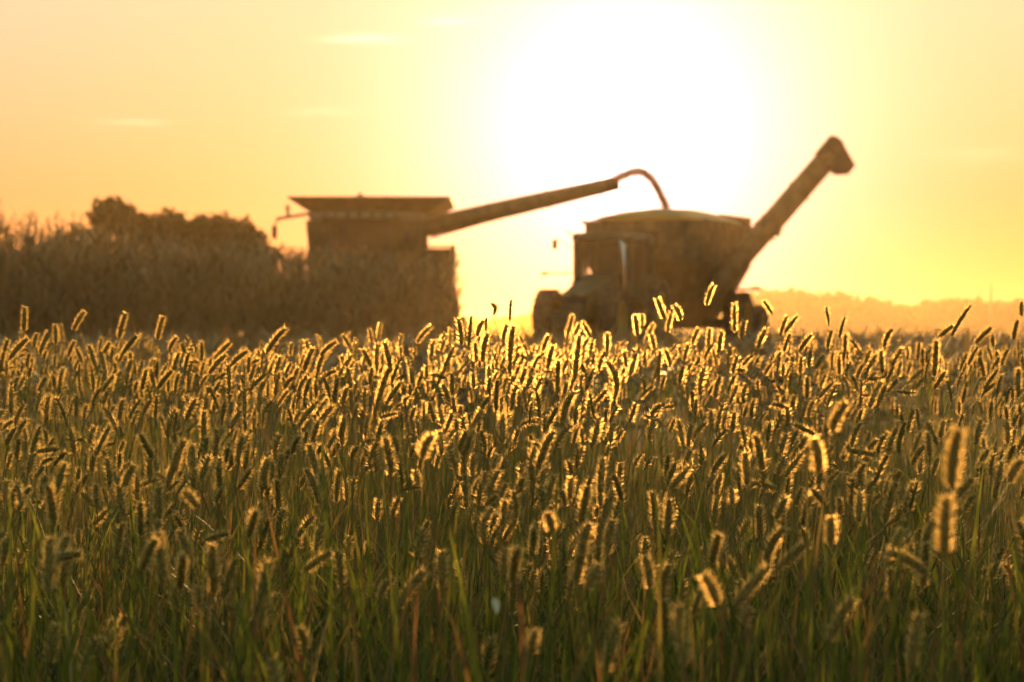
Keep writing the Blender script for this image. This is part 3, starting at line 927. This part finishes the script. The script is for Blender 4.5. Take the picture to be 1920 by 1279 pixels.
# heads read from the photograph: tip x, tip y, base x, base y (pixels of the 1920 px frame), optional distance
HEADS = """
47 577 45 622|158 585 137 621|103 609 104 645|236 588 223 635|306 594 295 638|535 617 499 663|257 630 229 665|92 623 75 663|52 635 17 674
332 633 317 659|340 644 353 678|431 643 402 674|465 658 430 687|424 666 392 702|479 683 469 715|520 666 505 700|587 653 570 697|631 640 600 667
630 695 600 712|323 695 295 730|143 653 154 680|167 648 180 689|206 642 191 670|15 637 6 670|580 700 559 736|289 745 270 775|388 719 392 747
34 695 37 727|456 732 445 764|693 617 697 643 8|714 606 709 636 8|809 612 781 644 7.6|643 629 661 663 7.6|721 643 733 699|681 656 697 692|859 598 865 648 5.7
884 593 879 653 6|907 601 895 631 5.8|920 570 926 591 6.2|958 563 956 601 6.2|912 596 911 622 6.2|963 612 957 680 5.5|951 610 943 639 5.8|915 625 905 680 5.5
891 643 893 680|1029 629 1017 658|1037 648 1027 692|1087 608 1074 641|1091 603 1108 632 7.4|1103 636 1084 667|1079 670 1099 701|1136 677 1151 751 5|1191 591 1196 631 6
1232 560 1246 598 6|1263 572 1277 601 6|1139 625 1139 660|1220 627 1227 656|1074 591 1062 639 8.2|1204 589 1204 612 7.6|1225 608 1211 643 7.6|1259 588 1251 625 7.6
1247 656 1258 687|812 815 791 860 3.2|864 761 860 791|1338 535 1324 573 6.9|1377 571 1377 623 7.4|1310 616 1297 647 7|1331 616 1328 652 7|1353 621 1348 660 6
1436 617 1420 654 5.8|1496 593 1472 626 7|1475 593 1462 631 7|1549 576 1554 609 6.5|1584 595 1574 635 6.5|1560 620 1551 655|1522 628 1498 660 5.8|1396 602 1389 636
1431 564 1448 588 7|1481 626 1470 660|1589 629 1584 660|1819 573 1783 631 5.7|1787 611 1759 634 5.9|1859 614 1829 643 6|1915 566 1915 593 6.2|1908 600 1900 637 6
1673 617 1657 651 6|1860 628 1862 649 6|1724 643 1721 676|1746 648 1738 682|1730 655 1730 688|1825 649 1822 679|1891 655 1878 685|1836 670 1845 707|1909 691 1909 735
1651 658 1654 700|1586 626 1584 661|1621 682 1606 710|1684 713 1657 743|1514 707 1513 747|1588 756 1559 807 3.1|1798 807 1783 917 2.45|1525 823 1536 886 2.8
1774 934 1770 1039 2.5|1918 864 1892 904 3|1352 890 1343 928|1558 969 1558 1022 3|1415 974 1420 1017|1319 1078 1346 1135 2.7|1321 1026 1328 1061|1363 1043 1380 1083
1573 934 1575 969|1652 928 1627 952|1829 928 1807 960|1868 904 1866 936|1754 973 1730 1022|1459 1026 1457 1067|1853 847 1835 882|1604 949 1621 986
151 922 179 951|33 927 62 914|168 984 195 1004|345 920 372 951 3.3|590 1018 592 1045|570 1060 579 1086|523 1195 543 1214|147 994 147 1021|1026 961 1036 998 3
1029 1045 1039 1070|1197 1048 1217 1081|1197 1004 1217 1024|690 1018 690 1041|789 1068 789 1095|902 897 888 930|949 907 935 939|932 930 908 951|1076 1142 1079 1158
804 977 799 1004|1644 824 1619 857|1602 824 1578 863|1734 837 1710 870|1759 860 1748 890|1712 905 1705 932|1690 885 1669 918|1380 722 1384 757|1303 740 1300 776
1490 742 1484 774|1350 706 1342 738|1282 686 1274 722|1193 664 1184 700|1170 690 1166 727|1135 660 1122 694|1010 702 1004 740|986 690 975 726|1064 716 1056 752
835 690 820 722|770 690 776 730|752 716 760 752|660 700 672 736|640 668 650 704|700 716 712 748|608 664 596 700|560 690 548 724|120 690 112 726|60 672 54 710
212 700 206 736|246 676 238 712|280 690 290 726|360 700 352 734|410 740 400 772|498 710 486 744|140 640 128 668|8 660 2 694|188 660 196 694|70 626 64 652
""".replace('\n', '|').split('|')

def plant_spec():
    """list of (head base, head tip, ground base, bow index, from the photo?)"""
    out = []
    for h in HEADS:
        v = h.split()
        if len(v) < 4: continue
        tx, ty, bx, by = map(float, v[:4])
        ln = math.hypot(tx - bx, ty - by)
        if len(v) > 4: d = float(v[4])
        else:
            d0 = float(np.interp(by, [640, 700, 800, 900, 1000, 1100, 1200], [6.2, 5.5, 4.5, 3.8, 3.2, 2.8, 2.5]))
            d = .65 * d0 + .35 * min(8, max(2.4, F * .062 / ln))
        d += random.uniform(-.12, .12)
        H = at(bx, by, d); T = at(tx, ty, d + random.uniform(-.012, .012))
        dirv = T - H
        g = Vector((H.x - dirv.x * random.uniform(1.2, 2.4) + random.uniform(-.06, .06), d + random.uniform(-.05, .08), 0))
        g.z = float(gz(g.y))
        bow = 6 if (tx, ty) in ((920, 570), (1136, 677)) else (8 if (tx, ty) in ((958, 563), (1819, 573), (884, 593), (912, 596), (1549, 576), (1584, 595)) else random.choice([0, 1, 1, 2, 3, 5, 7]))
        out.append((H, T, g, bow, True))
    taken = [(o[0].x / o[0].y, o[0].z, o[0].y) for o in out]
    n = 0
    def dens(d): return np.interp(d, [2.3, 3.2, 4.0, 4.8, 6.0, 7.5, 9.5, 11], [6, 75, 150, 190, 160, 75, 30, 8])
    step = .1
    for d in np.arange(2.3, 11.0, step):
        half = .212 * d * 1.18
        k = RNG.poisson(dens(d) * 2 * half * step)
        for _ in range(k):
            y = d + random.uniform(0, step); x = random.uniform(-half, half)
            clump = .5 + .5 * math.sin(x * 5.1 + y * 2.3) * math.cos(x * 2.7 - y * 3.9)
            if random.random() > .55 + .45 * clump: continue
            hh = float(np.interp(y, [2.3, 3.2, 4, 5, 6, 8, 11], [.44, .52, .56, .60, .625, .58, .50]))
            lo = random.random() < .36
            z = float(gz(y)) + hh * (random.uniform(.55, .85) if lo else random.gauss(.93, .055))
            # keep the photographed skyline free of stray heads
            top_px = CY - (z + .06 - CZ) / y * F
            if top_px < 622 + 10 * math.sin(x / y * 40): z -= (622 - top_px + random.uniform(0, 50)) / F * y * 1.0
            ln = random.gauss(.046, .010); ln = max(.026, min(.080, ln))
            if random.random() < .10: ln *= 1.4
            lean = random.gauss(.20, .27); tilt = random.gauss(0, .3)
            if random.random() < .05: lean = random.choice([-1, 1]) * random.uniform(.9, 1.7)
            H = Vector((x, y, z))
            dv = Vector((math.sin(lean) * math.cos(tilt), math.sin(tilt) * .8, math.cos(lean) * math.cos(tilt))).normalized()
            T = H + dv * ln
            g = Vector((x - dv.x * random.uniform(.05, .25) + random.gauss(0, .08), y - dv.y * .1 + random.gauss(0, .08), 0)); g.z = float(gz(g.y))
            out.append((H, T, g, random.choice([0, 0, 1, 1, 2, 3, 3, 4, 5, 5, 7, 7, 8, 9, 10, 10]), False))
    return out
SPEC = plant_spec()

def head_matrix(H, T, scale_only=False):
    z = (T - H); ln = z.length; z = z.normalized()
    h = Vector((z.x, z.y, 0))
    if h.length < 1e-3: h = Vector((1, .2, 0))
    x = (h - z * h.dot(z))
    if x.length < 1e-3: x = Vector((0, 0, -1)) - z * Vector((0, 0, -1)).dot(z)
    x = x.normalized(); y = z.cross(x)
    s = ln / HEAD_L; sx = .80 + .20 * s
    m = Matrix((x, y, z)).transposed()
    return m, (sx, sx, s)

def stem_strip(B, H, T, r0=.0011, r1=.0007, seg=8):
    """three-sided stem that meets the head along its axis; returns verts, quads"""
    d = (T - H).normalized(); ln = (H - B).length
    p0, p3 = B, H + d * .004
    p1 = B + Vector((0, 0, ln * .45)) + Vector(((H.x - B.x) * .1, 0, 0)); p2 = H - d * ln * .28
    V = []
    for i in range(seg + 1):
        t = i / seg; q = 1 - t
        c = p0 * q ** 3 + p1 * (3 * q * q * t) + p2 * (3 * q * t * t) + p3 * t ** 3
        r = r0 + (r1 - r0) * t
        for k in range(3):
            a = k * 2.0944
            V.append((c.x + r * math.cos(a), c.y + r * math.sin(a), c.z))
    Fc = []
    for i in range(seg):
        for k in range(3):
            Fc.append((i * 3 + k, i * 3 + (k + 1) % 3, i * 3 + 3 + (k + 1) % 3, i * 3 + 3 + k))
    return V, Fc

# ---- which plants become objects of their own: those read from the photo, then the largest in view
def screen(H, T):
    c = (H + T) / 2
    return CX + c.x / c.y * F, CY - (c.z - CZ) / c.y * F, (T - H).length / c.y * F
N_SINGLE = 292
rank = []
for i, s in enumerate(SPEC):
    px, py, l = screen(s[0], s[1])
    inside = 8 < px < 1912 and 520 < py < 1215
    rank.append((0 if s[4] else (1 if inside else 2), -l, i))
rank.sort()
single = [i for _, _, i in rank[:N_SINGLE]]
single_set = set(single)

def place_words(px, py):
    if px < 560: b = 'dry corn'
    elif px < 870: b = 'combine'
    elif px < 1015: b = 'bright gap'
    elif px < 1235: b = 'tractor'
    elif px < 1440: b = 'grain cart'
    else: b = 'hazy ridge'
    if py < 655: return 'silhouetted against ' + b
    if py < 740: return 'near the top below ' + b
    if py < 880: return 'midway down below ' + b
    return 'low in grass below ' + b
ORD = ['leftmost', 'second', 'third', 'fourth', 'fifth', 'sixth', 'seventh', 'eighth', 'ninth', 'tenth', 'eleventh', 'twelfth']
NUM = ['zero', 'one', 'two', 'three', 'four', 'five', 'six', 'seven', 'eight', 'nine', 'ten', 'eleven', 'twelve']
desc = {}
for i in single:
    H, T, g, bow, ph = SPEC[i]
    px, py, l = screen(H, T)
    d = H.y
    an = math.degrees(math.atan2(T.x - H.x, T.z - H.z))
    lean = 'upright' if abs(an) < 9 else (('right' if an > 0 else 'left') + ('-leaning' if abs(an) < 48 else '-bowed'))
    size = 'large blurred' if l > 75 else ('long' if l > 44 else ('small' if l < 30 else 'mid-sized'))
    desc.setdefault(f'{size} {lean} foxtail|{place_words(px, py)}', []).append((px, i))
LABEL = {}
for k, lst in desc.items():
    lst.sort()
    a, b = k.split('|')
    n = len(lst)
    for j, (px, i) in enumerate(lst):
        if n == 1: LABEL[i] = f'{a} {b}'
        elif n == 2: LABEL[i] = f"{('left', 'right')[j]} one of two: {a} {b}"
        elif n <= 12: LABEL[i] = f"{ORD[j] if j == 0 else (ORD[j] + ' from left' if j < n - 1 else 'rightmost')} of {NUM[n]}: {a} {b}"
        else: LABEL[i] = f'{a} {b}'

for i in single:
    H, T, g, bow, ph = SPEC[i]
    root = thing('foxtail', LABEL[i], 'foxtail grass', g, 0, 'bristly foxtails in the foreground stand')
    V, Fc = stem_strip(Vector((0, 0, 0)), H - g, T - g)
    me = new_mesh('stem', V, Fc, True); me.materials.append(M['stalk'])
    link('stem', me, root)
    m, s = head_matrix(H, T)
    sm, bm_ = FINE_ME[bow]
    ho = link('seed_head', sm, root, H - g)
    ho.rotation_euler = m.to_euler(); ho.scale = s
    link('bristles', bm_, ho)
    if random.random() < .35:
        az = random.uniform(0, 6.28); u = random.uniform(.15, .4)
        P = np.array([(H - g) * u * .8]); P[0, 0] *= .5; P[0, 1] *= .5
        V, Fc = blades(P, np.array([az]), np.array([random.uniform(.12, .22)]), np.array([.006]), np.array([.5]), np.array([1.1]), 5)
        me = new_mesh('leaf', V, Fc); me.materials.append(M['leaf']); link('leaf', me, root)

# ---- all the other foxtails of the stand, beyond counting
def foxtail_mass():
    sV, sF, bV, bF, tV, tF = [], [], [], [], [], []
    so = bo = to = 0
    for i, (H, T, g, bow, ph) in enumerate(SPEC):
        if i in single_set: continue
        sv, sf, bv, bf = ROUGH[bow]
        m, s = head_matrix(H, T)
        A = np.array(m) * np.array(s)[None, :]
        off = np.array(H)
        sV.append(sv @ A.T + off); sF.append(sf + so); so += len(sv)
        bV.append(bv @ A.T + off); bF.append(bf + bo); bo += len(bv)
        v, f = stem_strip(g, H, T, .0012, .0008, 6)
        tV.append(np.array(v)); tF.append(np.array(f) + to); to += len(v)
    V = np.concatenate(sV + bV); Fc = np.concatenate([np.concatenate(sF), np.concatenate(bF) + so])
    me = new_mesh('foxtail_stand', V, Fc)
    me.materials.append(M['spike']); me.materials.append(M['bristle'])
    mi = np.zeros(len(Fc), dtype=np.int32); mi[sum(len(x) for x in sF):] = 1
    me.polygons.foreach_set('material_index', mi)
    o = tag(link('foxtail_stand', me), 'crowded bristly foxtail heads filling the middle of the stand', 'foxtail grass', None, 'stuff')
    me = new_mesh('foxtail_stalks', np.concatenate(tV), np.concatenate(tF), True); me.materials.append(M['stem'])
    link('stalks', me, o)
foxtail_mass()

# ------------------------------------------------------------------ grass under and before the foxtails
def scatter(n, d0, d1, margin=1.25, power=1.0):
    d = d0 + (d1 - d0) * RNG.random(n) ** power
    x = RNG.uniform(-1, 1, n) * .212 * d * margin
    return np.column_stack([x, d, gz(d)])

def grass():
    parts = []
    n = 3400                                            # broad green blades close to the camera
    P = scatter(n, 2.7, 5.2)
    parts.append(blades(P, RNG.uniform(0, 6.28, n), RNG.uniform(.22, .55, n), RNG.uniform(.008, .015, n), np.abs(RNG.normal(.20, .28, n)), np.abs(RNG.normal(.45, .5, n)), 7))
    n = 900                                             # long ones that cross and arch over
    P = scatter(n, 2.6, 4.6)
    parts.append(blades(P, RNG.uniform(0, 6.28, n), RNG.uniform(.38, .66, n), RNG.uniform(.009, .015, n), RNG.uniform(.05, .75, n), np.abs(RNG.normal(.5, .5, n)), 9))
    n = 260
    P = scatter(n, 2.4, 3.6)
    parts.append(blades(P, RNG.uniform(0, 6.28, n), RNG.uniform(.45, .62, n), RNG.uniform(.006, .011, n), np.abs(RNG.normal(.06, .10, n)), np.abs(RNG.normal(.2, .25, n)), 9))
    n = 130                                             # a few broad, sappy ones
    P = scatter(n, 2.9, 4.2)
    parts.append(blades(P, RNG.choice([-1.57, 1.57], n) + RNG.normal(0, .7, n), RNG.uniform(.42, .66, n), RNG.uniform(.013, .019, n), np.abs(RNG.normal(.10, .16, n)), np.abs(RNG.normal(.35, .35, n)), 9))
    n = 8000                                           # lower leaves all through the stand
    P = scatter(n, 2.6, 10.0)
    parts.append(blades(P, RNG.uniform(0, 6.28, n), RNG.uniform(.14, .40, n), RNG.uniform(.003, .0065, n), np.abs(RNG.normal(.18, .22, n)), np.abs(RNG.normal(.6, .5, n)), 5))
    n = 9000
    P = scatter(n, 10, 24)
    parts.append(blades(P, RNG.uniform(0, 6.28, n), RNG.uniform(.05, .20, n), RNG.uniform(.004, .010, n), np.abs(RNG.normal(.3, .3, n)), np.abs(RNG.normal(.6, .5, n)), 4))
    V, Fc = merge(parts)
    me = new_mesh('grass', V, Fc); me.materials.append(M['blade'])
    tag(link('grass', me), 'green grass blades crowding the bottom of the verge', 'grass', None, 'stuff')
    parts = []
    n = 6500                                            # thin dry stems and dead leaves
    P = scatter(n, 2.7, 9.5)
    parts.append(blades(P, RNG.uniform(0, 6.28, n), RNG.uniform(.2, .55, n), RNG.uniform(.0012, .0024, n), np.abs(RNG.normal(.18, .28, n)), np.abs(RNG.normal(.25, .35, n)), 5))
    n = 9000
    P = scatter(n, 1.9, 7.0); P[:, 2] += RNG.uniform(0, .16, n)
    parts.append(blades(P, RNG.uniform(0, 6.28, n), RNG.uniform(.06, .25, n), RNG.uniform(.002, .006, n), RNG.uniform(.6, 1.7, n), RNG.uniform(.2, 1.4, n), 4))
    n = 900                                             # long bent and fallen ones crossing the green
    P = scatter(n, 2.6, 4.6); P[:, 2] += RNG.uniform(.0, .12, n)
    parts.append(blades(P, RNG.uniform(0, 6.28, n), RNG.uniform(.3, .6, n), RNG.uniform(.0025, .007, n), RNG.uniform(.3, 1.1, n), RNG.uniform(.1, 1.3, n), 8))
    V, Fc = merge(parts)
    me = new_mesh('dry_grass', V, Fc); me.materials.append(M['thin'])
    tag(link('dry_grass', me), 'thin tan stalks and dead leaves tangled low in the verge', 'dry grass', None, 'stuff')
grass()

# ------------------------------------------------------------------ small single things
pt = MB()
k = 2.55 / F
prof = [(0, 0), (5, 3), (8, 10), (7, 17), (3, 25), (-3, 30), (-5, 22), (-6, 12), (-5, 4)]
pt.prism([(x * k, (15 - z) * k) for x, z in prof], -.0008, .0008, .0004)
for v in pt.b.verts: v.co.y += (v.co.x * 60) ** 2 * .02 - (v.co.z * 40) ** 2 * .004
po = pt.build('petal', M['white'])
po.location = at(930, 1136, 2.55); po.rotation_euler = (R(-12), R(-16), R(10))
tag(po, 'small white petal caught among the green blades, bottom centre', 'petal')
ins = thing('insect', 'tiny glowing insect hovering before the dark combine', 'insect', at(649, 590, 5.6))
ib = MB(); ib.lathe([(.0003, -.003), (.0011, -.002), (.0012, .0005), (.0006, .0028), (.0002, .0034)], (0, 0, 0), 'z', 8)
ib.build('body', M['dark_paint'], ins)
for sx in (-1, 1):
    wg = MB(); wg.prism([(sx * .0005, 0), (sx * .003, .0026), (sx * .0042, .0018), (sx * .0030, .0002)], -.00005, .00005)
    wg.build('wing', M['bristle'], ins, False)

# ------------------------------------------------------------------ dusty evening air
hz = MB(); hz.box((0, 1150, 6.0), (2500, 2600, 16.0))
m, t, o = mat('dusty air')
pv = t.nodes.new('ShaderNodeVolumePrincipled')
pv.inputs['Color'].default_value = (1.0, .76, .46, 1)
pv.inputs['Density'].default_value = .0002
pv.inputs['Anisotropy'].default_value = .72
t.links.new(pv.outputs[0], o.inputs['Volume'])
ho = hz.build('haze', m, None, False)
tag(ho, kind='stuff')
# dust thrown up round the working machines
db = bmesh.new()
bmesh.ops.create_icosphere(db, subdivisions=4, radius=1.0)
for v in db.verts:
    k = 1 + .10 * math.sin(v.co.x * 4 + 1) * math.cos(v.co.y * 3) + .06 * math.sin(v.co.z * 7 + v.co.x * 5)
    v.co = Vector((v.co.x * 8 * k, v.co.y * 24 * k, max(-.12, v.co.z) * 5.4 * k))
dm = bpy.data.meshes.new('dust_cloud'); db.to_mesh(dm); db.free()
m, t, o = mat('harvest dust')
pv = t.nodes.new('ShaderNodeVolumePrincipled')
pv.inputs['Color'].default_value = (1.0, .64, .17, 1)
pv.inputs['Density'].default_value = .0045
pv.inputs['Anisotropy'].default_value = .66
t.links.new(pv.outputs[0], o.inputs['Volume'])
dm.materials.append(m)
tag(link('dust_cloud', dm, None, (-.5, 106, FIELD_Z)), 'golden dust hanging in the air between and behind the combine and tractor', 'dust', None, 'stuff')
